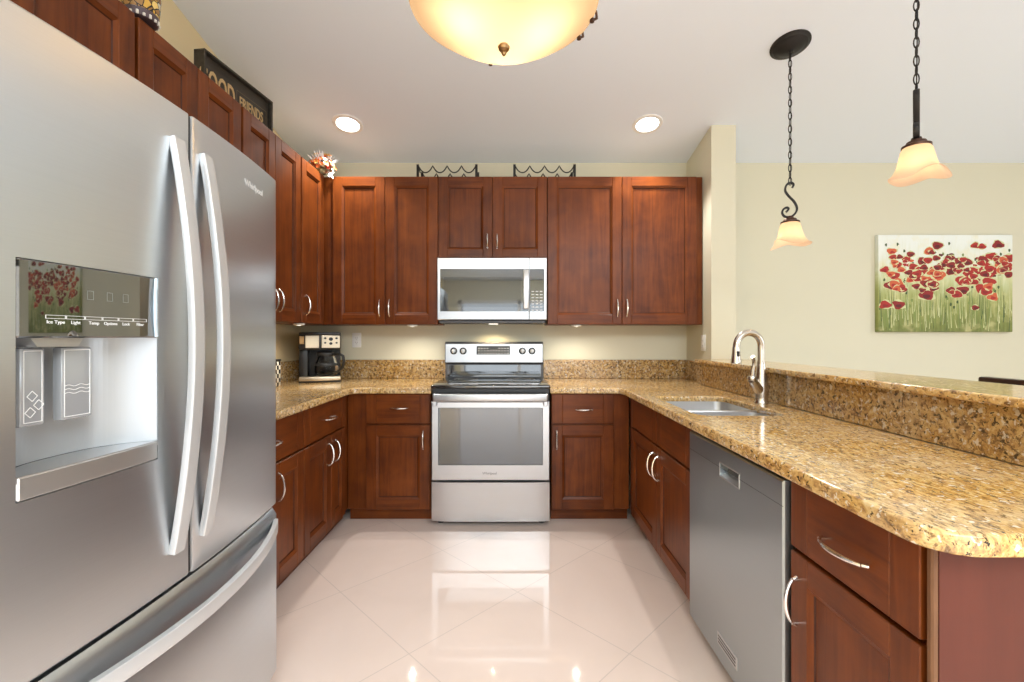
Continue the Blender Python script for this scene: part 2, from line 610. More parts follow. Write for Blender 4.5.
def pull_mb(L=.13, out=.030):
    """arched bar pull along local x, standing off towards -y"""
    b = MB()
    pts, n = [], 14
    for i in range(n + 1):
        u = i / n
        x = (u - .5) * L
        pts.append((x, -.004 - out * (1 - (2 * u - 1) ** 2) ** .6, 0))
    b.tube(pts, [.0035 + .0022 * math.sin(math.pi * i / n) for i in range(n + 1)], 8)
    for s in (-1, 1):
        b.cyl((s * L * .44, -.018, 0), .0042, .018, 'y', 10)
    return b
def add_pull(parent, x, z, vertical, L=.13, t=.02):
    o = pull_mb(L).build('handle', M_pull, parent)
    o.location = (x, -t, z)
    if vertical:
        o.rotation_euler = (0, math.pi / 2, 0)
    return o

def cabinet(kind, label, loc, rz, width, depth, z0, z1, fronts, x0=0.0, group=None, kick=None, low=None, end=None):
    """local frame: x along the front, y into the cabinet, z from the floor; fronts are (type, x0, x1, z0, z1, pull)"""
    c = thing(kind, label, 'cabinet', loc, rz, group)
    b = MB()
    if low is None:
        b.m(0).box(x0, x0 + width, 0, depth, z0, z1, .002)
    else:                                                 # open under the sink
        b.m(0).box(x0, x0 + width, .0105, depth, z0, low, .002)
        b.m(0).box(x0, x0 + width, 0, .010, z0, z1, .002)
    if z1 > 2:
        b.m(2).box(x0 + .004, x0 + width - .004, .02, depth - .004, z1 + .0002, z1 + .003)  # unseen pale top sheet, added to keep light bounced off the cabinets neutral
    b.build('carcass', CARC, c)
    if kick:
        MB().box(x0 + kick[0], x0 + width - kick[1], .05, .07, 0, z0, .001).build('toe_kick', M_wh, c)
    for ty, a, e, c0, c1, pl in fronts:
        f = (door_mb if ty == 'door' else drawer_mb)(e - a, c1 - c0).build(ty, WOOD, c)
        f.location = (a, -.0005, c0)
        if pl:
            add_pull(f, pl[0] - a, pl[1] - c0, pl[2] == 'v', pl[3] if len(pl) > 3 else .13)
    return c

R90 = math.pi / 2
ZK, ZT = .085, .845
GAP0, GAP1 = .640, .652
UB, UT = 1.305, 2.379
GU, GL = 'upper wall cabinets', 'base cabinets'
# --- back wall, upper
e = .0015
def bx(px):
    return (px - 512) * .00723
cabinet('upper_cabinet', 'two-door cherry wall cabinet left of the microwave', (0, 3.31, 0), 0, 1.125, .305, UB, UT,
        [('door', bx(332.5), bx(385) - e, UB + .004, UT - .004, (bx(380), 1.425, 'v')),
         ('door', bx(385) + e, bx(438) - e, UB + .004, UT - .004, (bx(389.7), 1.425, 'v'))], x0=-1.66, group=GU)
cabinet('upper_cabinet', 'short two-door cherry wall cabinet right above the microwave', (0, 3.31, 0), 0, .786, .305, 1.779, UT,
        [('door', bx(438) + e, bx(492.6) - e, 1.783, UT - .004, (bx(487.5), 1.905, 'v', .11)),
         ('door', bx(492.6) + e, bx(547.3) - e, 1.783, UT - .004, (bx(497.3), 1.905, 'v', .11))], x0=-.533, group=GU)
cabinet('upper_cabinet', 'two-door cherry wall cabinet between the microwave and the wing wall', (0, 3.31, 0), 0, 1.128, .305, UB, UT,
        [('door', bx(547.5) + e, bx(622) - e, UB + .004, UT - .004, (bx(617), 1.425, 'v')),
         ('door', bx(622) + e, bx(696.5), UB + .004, UT - .004, (bx(626.5), 1.425, 'v'))], x0=.256, group=GU)
# --- left wall, upper (local x = distance from the camera plane)
XLU = -1.372
def up_left(label, d0, d1, doors, z0=UB):
    return cabinet('upper_cabinet', label, (XLU, 0, 0), R90, d1 - d0 - .002, .303, z0, UT, doors, x0=d0 + .001, group=GU)
up_left('two-door cherry wall cabinet directly above the refrigerator', .80, 1.635,
        [('door', .804, 1.216, 1.834, UT - .004, (1.185, 1.93, 'v', .11)), ('door', 1.22, 1.632, 1.834, UT - .004, (1.25, 1.93, 'v', .11))], 1.83)
up_left('two-door cherry wall cabinet on the left wall under the glass lantern', 1.645, 2.275,
        [('door', 1.648, 1.958, UB + .004, UT - .004, (1.93, 1.425, 'v')), ('door', 1.961, 2.272, UB + .004, UT - .004, (1.99, 1.425, 'v'))])
up_left('two-door cherry wall cabinet on the left wall beneath the far end of the sign', 2.285, 2.915,
        [('door', 2.288, 2.598, UB + .004, UT - .004, (2.57, 1.425, 'v')), ('door', 2.601, 2.912, UB + .004, UT - .004, (2.63, 1.425, 'v'))])
up_left('narrow single-door cherry wall cabinet in the left corner under the orange flowers', 2.925, 3.305,
        [('door', 2.928, 3.272, UB + .004, UT - .004, (2.975, 1.425, 'v'))])
# --- back wall, base
def fx(px):
    return (px - 512) * .00653
cabinet('base_cabinet', 'cherry base cabinet with one drawer and one door left of the range', (0, 2.99, 0), 0, .548, .60, ZK, ZT,
        [('drawer', fx(366), fx(430) - e, GAP1, ZT - .002, (fx(399.5), .752, 'h', .115)),
         ('door', fx(366), fx(430) - e, ZK + .003, GAP0, (fx(423.5), .545, 'v'))], x0=-1.08, group=GL, kick=(0, 0))
cabinet('base_cabinet', 'cherry base cabinet with one drawer and one door right of the range', (0, 2.99, 0), 0, .512, .60, ZK, ZT,
        [('drawer', fx(552), fx(614) - e, GAP1, ZT - .002, (fx(584), .742, 'h', .115)),
         ('door', fx(552), fx(614) - e, ZK + .003, GAP0, (fx(556.5), .545, 'v'))], x0=.2575, group=GL, kick=(0, 0))
# --- left wall, base
XLB = -1.084
cabinet('base_cabinet', 'cherry base cabinet with a wide drawer over two doors below the coffee maker', (XLB, 0, 0), R90, 1.26, .59, ZK, ZT,
        [('drawer', 2.331, 2.905, GAP1, ZT - .002, (2.655, .742, 'h')),
         ('door', 2.331, 2.674, ZK + .003, GAP0, (2.63, .535, 'v')), ('door', 2.677, 2.905, ZK + .003, GAP0, (2.728, .535, 'v'))],
        x0=2.328, group=GL, kick=(0, .54))
cabinet('base_cabinet', 'cherry base cabinet half hidden just beyond the refrigerator', (XLB, 0, 0), R90, .70, .59, ZK, ZT,
        [('drawer', 1.70, 2.324, GAP1, ZT - .002, (2.01, .742, 'h')),
         ('door', 1.70, 2.01, ZK + .003, GAP0, (1.965, .535, 'v')), ('door', 2.013, 2.324, ZK + .003, GAP0, (2.06, .535, 'v'))],
        x0=1.626, group=GL, kick=(0, 0))
# --- peninsula (local x runs towards the camera)
XRB = .777
cabinet('base_cabinet', 'cherry sink base cabinet with two doors beside the dishwasher', (XRB, 2.982, 0), -R90, 1.070, .515, ZK, ZT,
        [('drawer', .085, 2.982 - 2.389, GAP1, ZT - .002, None), ('drawer', 2.982 - 2.386, 1.068, GAP1, ZT - .002, None),
         ('door', .085, 2.982 - 2.389, ZK + .003, GAP0, (2.982 - 2.43, .535, 'v')),
         ('door', 2.982 - 2.386, 1.068, ZK + .003, GAP0, (2.982 - 2.345, .535, 'v'))], group=GL, kick=(0, 0), low=.63)
ec = cabinet('base_cabinet', 'cherry base cabinet with one drawer and one door at the near end of the peninsula', (XRB, 1.238, 0), -R90, .402, .515, ZK, ZT,
             [('drawer', .003, .394, GAP1, ZT - .002, (.206, .730, 'h', .145)), ('door', .003, .394, ZK + .003, GAP0, (.036, .517, 'v'))],
             group=GL, kick=(0, 0))
b = MB()
b.m(0).box(.403, .415, -.004, .515, 0, ZT, .001)
b.m(1).box(.403, .416, -.018, -.0045, 0, ZT, .003)
b.build('end_panel', [M_end, M_edge], ec)

# ---------------------------------------------------------------- worktops, bar top
CT0, CT1 = .847, .887
R = .08
def arc(cx, cy, r, a0, a1, n=8):
    return [(cx + r * math.cos(math.radians(a0 + (a1 - a0) * i / n)), cy + r * math.sin(math.radians(a0 + (a1 - a0) * i / n))) for i in range(n + 1)]
outl = [(XL + .002, 1.585), (-1.033, 1.585)] + [(-1.033, 2.90), (-1.02, 2.93), (-.99, 2.943)] + [(-.5225, 2.943), (-.5225, 3.618), (XL + .002, 3.618)]
ctl = link_mesh('countertop', slab([outl], CT0, CT1, .009), M_gran)
tag(ctl, 'L-shaped gold granite worktop holding the coffee maker, between refrigerator and range', 'countertop', 'granite worktops')
bs = MB().box(XL + .023, -.5225, 3.597, 3.6185, CT1, 1.035, .003).box(XL + .0015, XL + .0225, 1.585, 3.6185, CT1, 1.035, .003)
bs.build('backsplash', M_splash, ctl)
XE = .706
sink_hole = round_rect(.787, 1.165, 1.905, 2.51, .055)
outr = arc(XE + R, .752 + R, R, 180, 270) + [(1.297, .752), (1.297, 3.17), (1.387, 3.17), (1.387, 3.618), (.2475, 3.618), (.2475, 2.943)] + \
       [(XE - .05, 2.943), (XE - .015, 2.93), (XE, 2.89)]
ctr = link_mesh('countertop', slab([outr, sink_hole], CT0, CT1, .009), M_gran)
tag(ctr, 'long gold granite worktop with the sink, right of the range and along the peninsula', 'countertop', 'granite worktops')
b = MB().box(.2475, 1.366, 3.597, 3.6185, CT1, 1.035, .003).box(1.367, 1.3875, 3.172, 3.6185, CT1, 1.035, .003)
b.box(1.2965, 1.3165, .762, 3.19, CT1, 1.0345, .002)
b.build('backsplash', M_splash, ctr)
bt = link_mesh('bar_counter', slab([[(1.272, .70), (1.62, .70), (1.62, 3.168), (1.272, 3.168)]], 1.035, 1.062, .009), M_gran)
tag(bt, 'raised gold granite bar top on the half wall behind the sink', 'bar top')

# ---------------------------------------------------------------- refrigerator
XF, YF0, WF = -.785, .66, .924
fr = thing('refrigerator', 'large stainless french door refrigerator with water dispenser at the left edge', 'refrigerator', (XF, YF0, 0), R90)
MB().box(.008, WF - .008, .105, .86, .03, 1.735, .004).build('body', M_dgrey, fr)
for xx in (.03, WF - .075):
    for yy in (.10, .80):
        MB().cyl((xx + .022, yy + .02, 0), .018, .0305, 'z', 14).build('foot', M_black, fr)
DZ0, DZ1, XS = .636, 1.760, .449
hx0, hx1, hz0, hz1 = .079, .350, .944, 1.3455
nd = MB().holed_plate(0, XS, DZ0, DZ1, hx0, hx1, hz0, hz1, 0, .10, .006).build('door', M_fridge, fr)
fd = MB().box(XS + .009, WF, 0, .10, DZ0, DZ1, .006, 2).build('door', M_fridge, fr)
# dispenser
b = MB()
n = 40
prof = []
for i in range(n + 1):
    u = i / n
    prof.append((hx0 + (hx1 - hx0) * u, .002 + .085 * (1 - abs(2 * u - 1) ** 3.2)))
zt, zb = 1.2135, .986
for i in range(n):
    (xa, ya), (xb, yb) = prof[i], prof[i + 1]
    b.quad((xa, ya, zb), (xb, yb, zb), (xb, yb, zt), (xa, ya, zt))
b.quad(*[(x, y, zt) for x, y in prof])
b.build('dispenser_recess', M_lgrey, nd, ang=60)
tr = MB()
tr.prism([(x, y - .002) for x, y in prof], .975, .9855)
tr.box(hx0 + .001, hx1 - .001, -.002, .012, hz0 + .001, .985, .003)
tr.build('drip_tray', M_satin, nd)
cp = MB().box(hx0 + .0005, hx1 - .0005, -.002, .01, zt, hz1 - .0005, .003).build('control_panel', M_panel, nd)
pb = MB()
nb = 6
for i in range(nb):
    x0 = .120 + i * .0332
    for q in ((x0, x0 + .0318, 1.2470, 1.2476), (x0, x0 + .0318, 1.2526, 1.2532), (x0, x0 + .0006, 1.247, 1.2532), (x0 + .0312, x0 + .0318, 1.247, 1.2532)):
        pb.box(q[0], q[1], -.0026, -.0019, q[2], q[3])
pb.build('panel_print', M_print, cp)
for i, s in enumerate(('Ice Type', 'Light', 'Temp', 'Options', 'Lock', 'Filter')):
    text_obj('panel_lettering', s, .0085, M_print, cp, at(.1362 + i * .0332, -.0022, 1.2385), .0003)
M_faint = mat('faint_print', (.22, .24, .22), .4)
for x0, z0 in ((.190, 1.285), (.228, 1.285), (.262, 1.285)):
    b = MB()
    for q in ((x0, x0 + .012, z0, z0 + .0008), (x0, x0 + .012, z0 + .016, z0 + .0168), (x0, x0 + .0008, z0, z0 + .0168), (x0 + .0112, x0 + .012, z0, z0 + .0168)):
        b.box(q[0], q[1], -.0023, -.0019, q[2], q[3])
    b.build('panel_icon', M_faint, cp)
MB().tube([(.343, -.003, 1.2155), (.3385, -.0045, 1.25), (.3375, -.005, 1.28), (.3385, -.0045, 1.31), (.343, -.003, 1.343)], .0042, 8).build('panel_trim', mat('pale_blue_trim', (.55, .66, .74), .25, .4), cp)
ch = MB().prism([(.110, 1.2130), (.197, 1.2130), (.187, 1.198), (.120, 1.198)], .012, .07, 'xz').build('ice_chute', M_satin, nd)
for (x0, x1, icon) in ((.113, .152, 'ice'), (.178, .236, 'water')):
    pd = MB().box(x0, x1, .034, .052, 1.060, 1.196, .004, 2).build('paddle', M_mgrey, nd)
    pr = MB()
    m_ = .005
    y0, y1 = .0333, .0345
    for q in ((x0 + m_, x1 - m_, 1.066, 1.0672), (x0 + m_, x1 - m_, 1.190, 1.1912), (x0 + m_, x0 + m_ + .0012, 1.066, 1.191), (x1 - m_ - .0012, x1 - m_, 1.066, 1.191)):
        pr.box(q[0], q[1], y0, y1, q[2], q[3])
    if icon == 'ice':
        for cx_, cz_ in ((.1305, 1.112), (.1405, 1.096), (.1275, 1.084)):
            q4 = [(cx_ - .008, y0 - .0006, cz_), (cx_, y0 - .0006, cz_ + .009), (cx_ + .008, y0 - .0006, cz_), (cx_, y0 - .0006, cz_ - .009)]
            for k4 in range(4):
                pr.tube([q4[k4], q4[(k4 + 1) % 4]], .0007, 5)
    else:
        for zz in (1.110, 1.117, 1.124):
            pr.tube([(x0 + .006 + .046 * k / 12, y0, zz + .0015 * math.sin(k * 1.05)) for k in range(13)], .0006, 5)
    pr.build('paddle_print', M_print, pd)
MB().box(XS + .0005, XS + .0085, .006, .104, DZ0 + .004, DZ1 - .004).build('gap_shade_strip', M_black, fd)  # black strip standing in for the shade between the two doors
MB().box(.004, WF - .012, .055, .104, .6225, .6355).build('gap_shade_strip', M_black, fr)  # same for the shaded gap above the freezer drawer
# handles: bowed flat bars
def bow(p0, p1, out, n=22, k=1.0):
    pts = []
    for i in range(n + 1):
        u = i / n
        p = Vector(p0).lerp(Vector(p1), u)
        p.y -= .004 + out * math.sin(math.pi * u) ** k
        pts.append(tuple(p))
    return pts
for par, xh in ((nd, .400), (fd, .500)):
    hb = MB().tube(bow((xh, 0, .716), (xh, 0, 1.676), .047, 24, .9), 0, 24, flat=(.0175, .0085, (1, 0, 0), .22))
    hb.build('handle', M_handle, par, ang=30)
tl = .58
dz = MB()
dz.prism([(0, .060), (0, .600), (.014, .622), (.10, .622), (.10, .060)], .003, WF, 'yz')
fz = dz.build('freezer_drawer', M_fridge, fr)
MB().tube(bow((.045, 0, .572), (WF - .018, 0, .572), .062, 26, .8), 0, 16, flat=(.0175, .0085, (0, 0, 1), .22)).build('handle', M_handle, fz, ang=30)
text_obj('logo', 'Whirlpool', .028, M_print, fd, at(.750, -.0008, 1.668), .0006)
# the whole front bows gently outwards
def bow_front(o):
    if o.type == 'MESH':
        bm = bmesh.new()
        bm.from_mesh(o.data)
        for i in range(1, 30):
            bmesh.ops.bisect_plane(bm, geom=bm.verts[:] + bm.edges[:] + bm.faces[:], plane_co=(WF * i / 30, 0, 0), plane_no=(1, 0, 0))
        for v in bm.verts:
            v.co.y += (v.co.x - XS) ** 2 / 6.4
        bm.to_mesh(o.data)
        bm.free()
    for c in o.children:
        bow_front(c)
for o in (nd, fd, fz):
    bow_front(o)

# ---------------------------------------------------------------- range
rg = thing('range', 'stainless electric range with black glass cooktop centred under the microwave', 'range', (-.1376, 2.914, 0), 0)
RW = .379
MB().box(-RW, RW, .042, .662, .03, .884, .003).build('body', M_dgrey, rg)
for xx in (-.33, .33):
    for yy in (.08, .60):
        MB().cyl((xx, yy, 0), .02, .031, 'z', 14).build('foot', M_black, rg)
ck = MB().box(-RW - .003, RW + .003, -.012, .60, .8845, .908, .009, 3).build('cooktop', M_blackg, rg)
for (cx_, cy_, r_) in ((-.20, .15, .105), (.20, .15, .085), (-.20, .42, .085), (.20, .42, .105)):
    q = MB()
    for rr in (r_, r_ * .7):
        q.lathe([(rr - .0012, .9081), (rr - .0012, .9086), (rr, .9086), (rr, .9081), (rr - .0012, .9081)], (cx_, cy_, 0), 40, close=False)
    q.build('burner_ring', mat('grey_ring', (.18, .18, .18), .4), ck)
od = MB().holed_plate(-RW, RW, .295, .800, -.335, .335, .394, .762, 0, .041, .005).build('oven_door', M_steel, rg)
MB().box(-.3345, .3345, .004, .036, .3945, .7615, .001).build('window', M_oveng, od)
MB().box(-.3345, .3345, -.0006, .0035, .760, .7625).box(-.3345, .3345, -.0006, .0035, .3935, .396).box(-.336, -.3335, -.0006, .0035, .394, .762).box(.3335, .336, -.0006, .0035, .394, .762).build('window_frame', M_dgrey, od)
hd = MB().box(-.365, .365, -.050, -.030, .806, .856, .008, 3)
for s in (-1, 1):
    hd.box(s * .352 - .014, s * .352 + .014, -.031, .001, .775, .85, .004)
hd.build('handle', M_steel, od)
MB().box(-RW + .004, RW - .004, .012, .0415, .803, .884, .002).build('vent_strip', M_black, rg)
dwr = MB()
nn = 18
pts = [(-RW + 2 * RW * i / nn, .012 - .012 * (1 - abs(2 * i / nn - 1) ** 6)) for i in range(nn + 1)]
dwr.prism(pts + [(RW, .041), (-RW, .041)], .032, .282)
dwr.build('drawer', M_steel, rg)
text_obj('logo', 'Whirlpool', .022, M_dprint, od, at(-.006, -.0006, .335), .0004)
bgd = MB()
bgd.prism([(.575, 1.018), (.585, 1.165), (.600, 1.178), (.662, 1.178), (.662, .885), (.600, .885), (.600, 1.005)], -RW + .002, RW - .002, 'yz')
bgo = bgd.build('backguard', M_dgrey, rg)
# the steel face leans back a little
pn = MB().prism([(.571, 1.022), (.580, 1.160), (.586, 1.160), (.577, 1.022)], -RW + .008, RW - .008, 'yz').build('control_panel', M_steel, bgo)
MB().prism([(.595, .912), (.595, 1.000), (.601, 1.000), (.601, .912)], -RW + .02, RW - .02, 'yz').build('lower_glass', M_blackg, bgo)
LEAN = Matrix.Rotation(-math.atan2(.009, .138), 4, 'X')
def on_panel(x, z):
    return (x, .571 + (z - 1.022) * .0652, z)
dp = MB().prism([(.5712 + .055 * .0652 - .002, 1.080), (.5712 + .121 * .0652 - .002, 1.146), (.5712 + .121 * .0652 + .003, 1.146), (.5712 + .055 * .0652 + .003, 1.080)], -.134, .122, 'yz').build('display', M_black, bgo)
q = MB()
for r_ in range(3):
    for c_ in range(11):
        if r_ == 2 and 3 < c_ < 7:
            continue
        x_ = -.122 + c_ * .0222
        z_ = 1.088 + r_ * .019
        yy = .571 + (z_ - 1.022) * .0652 - .0022
        q.box(x_, x_ + .012, yy - .0005, yy + .002, z_, z_ + .0045)
q.build('button_print', M_print, bgo)
for xk in (-.309, -.237, .217, .291):
    x_, y_, z_ = on_panel(xk, 1.108)
    k = MB()
    k.m(0).lathe([(.027, 0), (.027, -.004), (.021, -.006)], (x_, y_, z_), 24, 'y')
    k.m(1).lathe([(.0165, -.005), (.015, -.024), (.012, -.026)], (x_, y_, z_), 20, 'y')
    k.m(1).box(x_ - .004, x_ + .004, y_ - .034, y_ - .02, z_ - .017, z_ + .017, .002)
    k.build('knob', [M_black, M_satin], bgo)

# ---------------------------------------------------------------- microwave
mw = thing('microwave', 'stainless over-the-range microwave mounted under the short cabinet', 'microwave', (-.1415, 3.215, 1.327), 0)
MWW, MH = .3875, .448
MB().box(-MWW + .003, MWW - .003, .032, .385, .004, MH - .002, .003).build('body', M_dgrey, mw)
XD = .262                                    # door right edge
sc_ = .00708
def mx_(px):
    return (px - 512) * sc_ + .1415
def mz_(py):
    return H + (337 - py) * sc_ - 1.327
md = MB().holed_plate(-MWW, XD, .010, MH, mx_(440.3), XD - .004, mz_(311.5), mz_(269), 0, .031, .004).build('door', M_steel, mw)
wd = MB().box(mx_(440.3) + .0005, XD - .0045, .003, .028, mz_(311.5) + .0005, mz_(269) - .0005, .001).build('window', M_oveng, md)
MB().box(mx_(444), mx_(521), .0022, .0031, mz_(307), mz_(277)).build('window_screen', mat('screen_glass', (.035, .037, .04), .04, IOR=2.0), wd)
MB().box(mx_(523.2), mx_(528.6), -.034, -.018, mz_(309), mz_(270.3), .004, 2).box(mx_(524.5), mx_(527.5), -.019, .004, mz_(307), mz_(304)).box(mx_(524.5), mx_(527.5), -.019, .004, mz_(275), mz_(272)).build('handle', M_steel, md)
cp2 = MB().holed_plate(XD + .002, MWW, .010, MH, XD + .006, MWW - .018, mz_(311.5), mz_(269), 0, .031, .004).build('control_panel', M_steel, mw)
MB().box(XD + .0065, MWW - .0185, .002, .029, mz_(311.5) + .0005, mz_(269) - .0005, .001).build('keypad', M_blackg, cp2)
q = MB()
for r_ in range(7):
    for c_ in range(3):
        x_ = XD + .018 + c_ * .029
        z_ = .075 + r_ * .022
        q.box(x_, x_ + .018, .0012, .0022, z_, z_ + .006)
q.build('keypad_print', M_print, cp2)
text_obj('logo', 'Whirlpool', .027, M_dprint, md, at(.005, -.0006, mz_(265.5)), .0004)
MB().box(-MWW + .01, MWW - .01, .03, .375, -.012, .0035, .002).build('underside_vent', M_dgrey, mw)
MB().box(-.035, .035, .22, .255, -.015, -.0118, .001).build('task_light', M_puck, mw)
lamp('microwave_task_light', 'SPOT', (0, .24, -.03), 7, (1.0, .78, .45), mw, .012, 150, .8)

# ---------------------------------------------------------------- dishwasher
dwh = thing('dishwasher', 'grey stainless dishwasher built into the peninsula beside the sink cabinet', 'dishwasher', (.742, 1.906, 0), -R90)
L = .664
MB().box(.003, L - .002, .036, .53, .055, .842, .002).build('body', M_black, dwh)
hx = (1.906 - 1.622, 1.906 - 1.488)
ddo = MB().holed_plate(.002, L - .003, .055, .822, hx[0], hx[1], .722, .766, 0, .035, .005).build('door', M_dw, dwh)
b = MB()
b.quad((hx[0], .003, .766), (hx[1], .003, .766), (hx[1], .032, .760), (hx[0], .032, .760))
b.quad((hx[0], .032, .760), (hx[1], .032, .760), (hx[1], .026, .735), (hx[0], .026, .735))
b.m(1).quad((hx[0], .026, .735), (hx[1], .026, .735), (hx[1], .002, .722), (hx[0], .002, .722))
b.build('pocket_handle', [M_dgrey, M_satin], ddo)
bz = MB()
for q in ((hx[0] - .005, hx[1] + .005, .766, .770), (hx[0] - .005, hx[1] + .005, .717, .722), (hx[0] - .005, hx[0], .717, .770), (hx[1], hx[1] + .005, .717, .770)):
    bz.box(q[0], q[1], -.002, .001, q[2], q[3], .0008)
bz.build('handle_bezel', M_satin, ddo)
MB().box(.002, L - .003, -.0006, .0004, .750, .7512).build('control_seam', M_dprint, ddo)
# vent plate near the bottom: read at (718-737, 636-672)
vx0, vx1 = 1.906 - .742 * 455 / 206.0, 1.906 - .742 * 455 / 225.5
v = MB().box(vx0, vx1, -.003, .001, .115, .158, .001)
vo = v.build('vent_plate', M_satin, ddo)
q = MB()
for k in range(3):
    q.box(vx0 + .008, vx1 - .008, -.0036, -.0028, .123 + k * .011, .128 + k * .011)
q.build('vent_slots', M_dprint, vo)
MB().box(.004, L - .005, .055, .075, 0, .055, .001).build('toe_kick', M_black, dwh)

# ---------------------------------------------------------------- sink and faucet
sk = thing('kitchen_sink', 'stainless double bowl sink set below the granite worktop', 'sink', (.97, 2.2, .66), 0)
def bowl(y0, y1, top, bot):
    b = MB()
    x0, x1 = .789 - .97, 1.163 - .97
    y0 -= 2.2; y1 -= 2.2
    L1 = round_rect(x0, x1, y0, y1, .054)
    L2 = round_rect(x0 + .006, x1 - .006, y0 + .006, y1 - .006, .05)
    L3 = round_rect(x0 + .02, x1 - .02, y0 + .02, y1 - .02, .045)
    L4 = round_rect(x0 + .05, x1 - .05, y0 + .05, y1 - .05, .04)
    n = len(L1)
    lv = [(L1, top), (L2, bot + .03), (L3, bot + .006), (L4, bot)]
    v = [(p[0], p[1], z - .66) for Lp, z in lv for p in Lp]
    f = []
    for k in range(3):
        for i in range(n):
            j = (i + 1) % n
            f.append((k * n + i, k * n + j, (k + 1) * n + j, (k + 1) * n + i))
    f.append(tuple(range(3 * n, 4 * n)))
    b._add(v, f)
    return b
b1 = bowl(2.172, 2.508, .860, .665).build('bowl', M_sink, sk)
b2 = bowl(1.908, 2.150, .860, .665).build('bowl', M_sink, sk)
for bb, yc in ((b1, 2.34), (b2, 2.03)):
    MB().lathe([(.045, .0075), (.042, .0105), (.030, .0065), (.0, .0065)], (0, yc - 2.2, 0), 24).build('drain', M_satin, bb)
MB().box(-.178, .19, -.049, -.029, .10, .206, .004, 2).build('divider', M_sink, sk)

FX, FY = 1.235, 2.255
fa = thing('faucet', 'brushed nickel gooseneck pull-down faucet standing behind the sink', 'faucet', (FX, FY, CT1), 0)
b = MB().lathe([(.034, .0005), (.034, .006), (.031, .012), (.031, .03), (.034, .07), (.031, .11), (.025, .15), (.020, .185), (.0185, .20)], n=28)
b.build('body', M_nickel, fa)
pts = [(0, 0, .195), (0, 0, .25), (0, 0, .28)]
ra = .066
for i in range(1, 15):
    a = math.radians(180 * i / 14 * .93)
    pts.append((-ra + ra * math.cos(a), -.02 * (i / 14), .28 + ra * math.sin(a) * 1.05))
lx, ly, lz = pts[-1]
pts += [(lx - .003, ly, lz - .02)]
b = MB().tube(pts, .0165, 16)
b.lathe([(.0195, .0), (.0195, .006)], (0, 0, .197), 20)
b.build('spout', M_nickel, fa)
b = MB().lathe([(.0175, 0), (.018, -.01), (.019, -.03), (.0235, -.07), (.025, -.078), (.021, -.082)], (lx - .004, ly, lz - .016), 22)
sp = b.build('spray_head', M_nickel, fa)
MB().box(lx - .010, lx + .002, ly - .025, ly - .0165, lz - .062, lz - .036, .002).build('spray_button', M_black, sp)
b = MB()
b.tube([(0, 0, .055), (-.035, -.022, .085), (-.066, -.042, .120)], [.026, .023, .020], 16)
b.lathe([(.0, -.018), (.020, -.009), (.023, 0), (.020, .012), (.0, .020)], (-.068, -.043, .124), 18)
b.tube([(-.066, -.042, .13), (-.062, -.038, .165), (-.054, -.033, .19), (-.055, -.036, .214), (-.066, -.043, .232)], [.012, .0095, .0085, .0085, .009], 10)
b.build('lever_handle', M_nickel, fa)

# ---------------------------------------------------------------- ceiling lights
ang = math.atan(SL)
GC = 'recessed ceiling lights'
for px, lab in ((-1.14, 'round recessed ceiling light above the coffee maker corner'), (.94, 'round recessed ceiling light near the wing wall')):
    yy = 3.16
    r = thing('recessed_light', lab, 'ceiling light', (px, yy, zc(yy)), 0, GC)
    r.rotation_euler = (-ang, 0, 0)
    MB().lathe([(.075, -.002), (.078, -.008), (.100, -.006), (.104, -.0005)], n=36, close=False).build('trim_ring', M_white, r)
    MB().lathe([(.0, -.006), (.074, -.004), (.0755, -.001)], n=36, close=False).build('lens', M_can, r)
    lamp('recessed_spot', 'SPOT', (0, 0, -.03), 56, (1.0, .97, .92), r, .03, 104, .5)

# bowl light
BX, BY = -.025, 1.40
bl = thing('bowl_light', 'amber alabaster bowl ceiling light hanging over the kitchen floor', 'ceiling light', (BX, BY, 0), 0)
RB, ZRIM = .290, 2.240
prof = [(.002, ZRIM - .128)]
for i in range(1, 9):
    u = i / 8
    prof.append((.225 * u, ZRIM - .128 + .075 * u ** 2.1))
prof += [(.245, ZRIM - .040), (.268, ZRIM - .022), (.288, ZRIM - .008), (RB, ZRIM), (RB - .003, ZRIM + .004)]
MB().lathe(prof, n=64, close=False).build('glass_bowl', M_bowl, bl, ang=70)
MB().lathe([(.0, -.034), (.006, -.030), (.008, -.024), (.006, -.020), (.016, -.014), (.019, -.006), (.014, .002), (.004, .004)], (0, 0, ZRIM - .128), 20).build('finial', M_brass, bl)
for a in (101, 28, 10, 220):
    a_ = math.radians(a)
    c, s = math.cos(a_), math.sin(a_)
    MB().tube([(c * (RB - .012), s * (RB - .012), ZRIM + .03), (c * (RB + .008), s * (RB + .008), ZRIM + .012), (c * (RB + .010), s * (RB + .010), ZRIM - .008),
               (c * (RB - .004), s * (RB - .004), ZRIM - .016)], .0045, 8).lathe([(.0, -.026), (.0075, -.022), (.0075, -.013), (.004, -.008)], (c * (RB - .006), s * (RB - .006), ZRIM), 12).build('rim_clip', M_bronze, bl)
zt_ = zc(BY)
b = MB()
for a in (90, 210, 330):
    a_ = math.radians(a)
    c, s = math.cos(a_), math.sin(a_)
    b.tube([(c * (RB - .012), s * (RB - .012), ZRIM + .03), (c * RB * .7, s * RB * .7, ZRIM + .16), (c * .06, s * .06, ZRIM + .30), (c * .012, s * .012, ZRIM + .42)], .007, 8)
b.tube([(0, 0, ZRIM + .40), (0, 0, zt_ - .02)], .009, 10)
b.build('stem', M_bronze, bl)
MB().lathe([(.075, zt_ + .013), (.075, zt_ - .02), (.06, zt_ - .035), (.012, zt_ - .045)], n=28).build('canopy', M_bronze, bl)
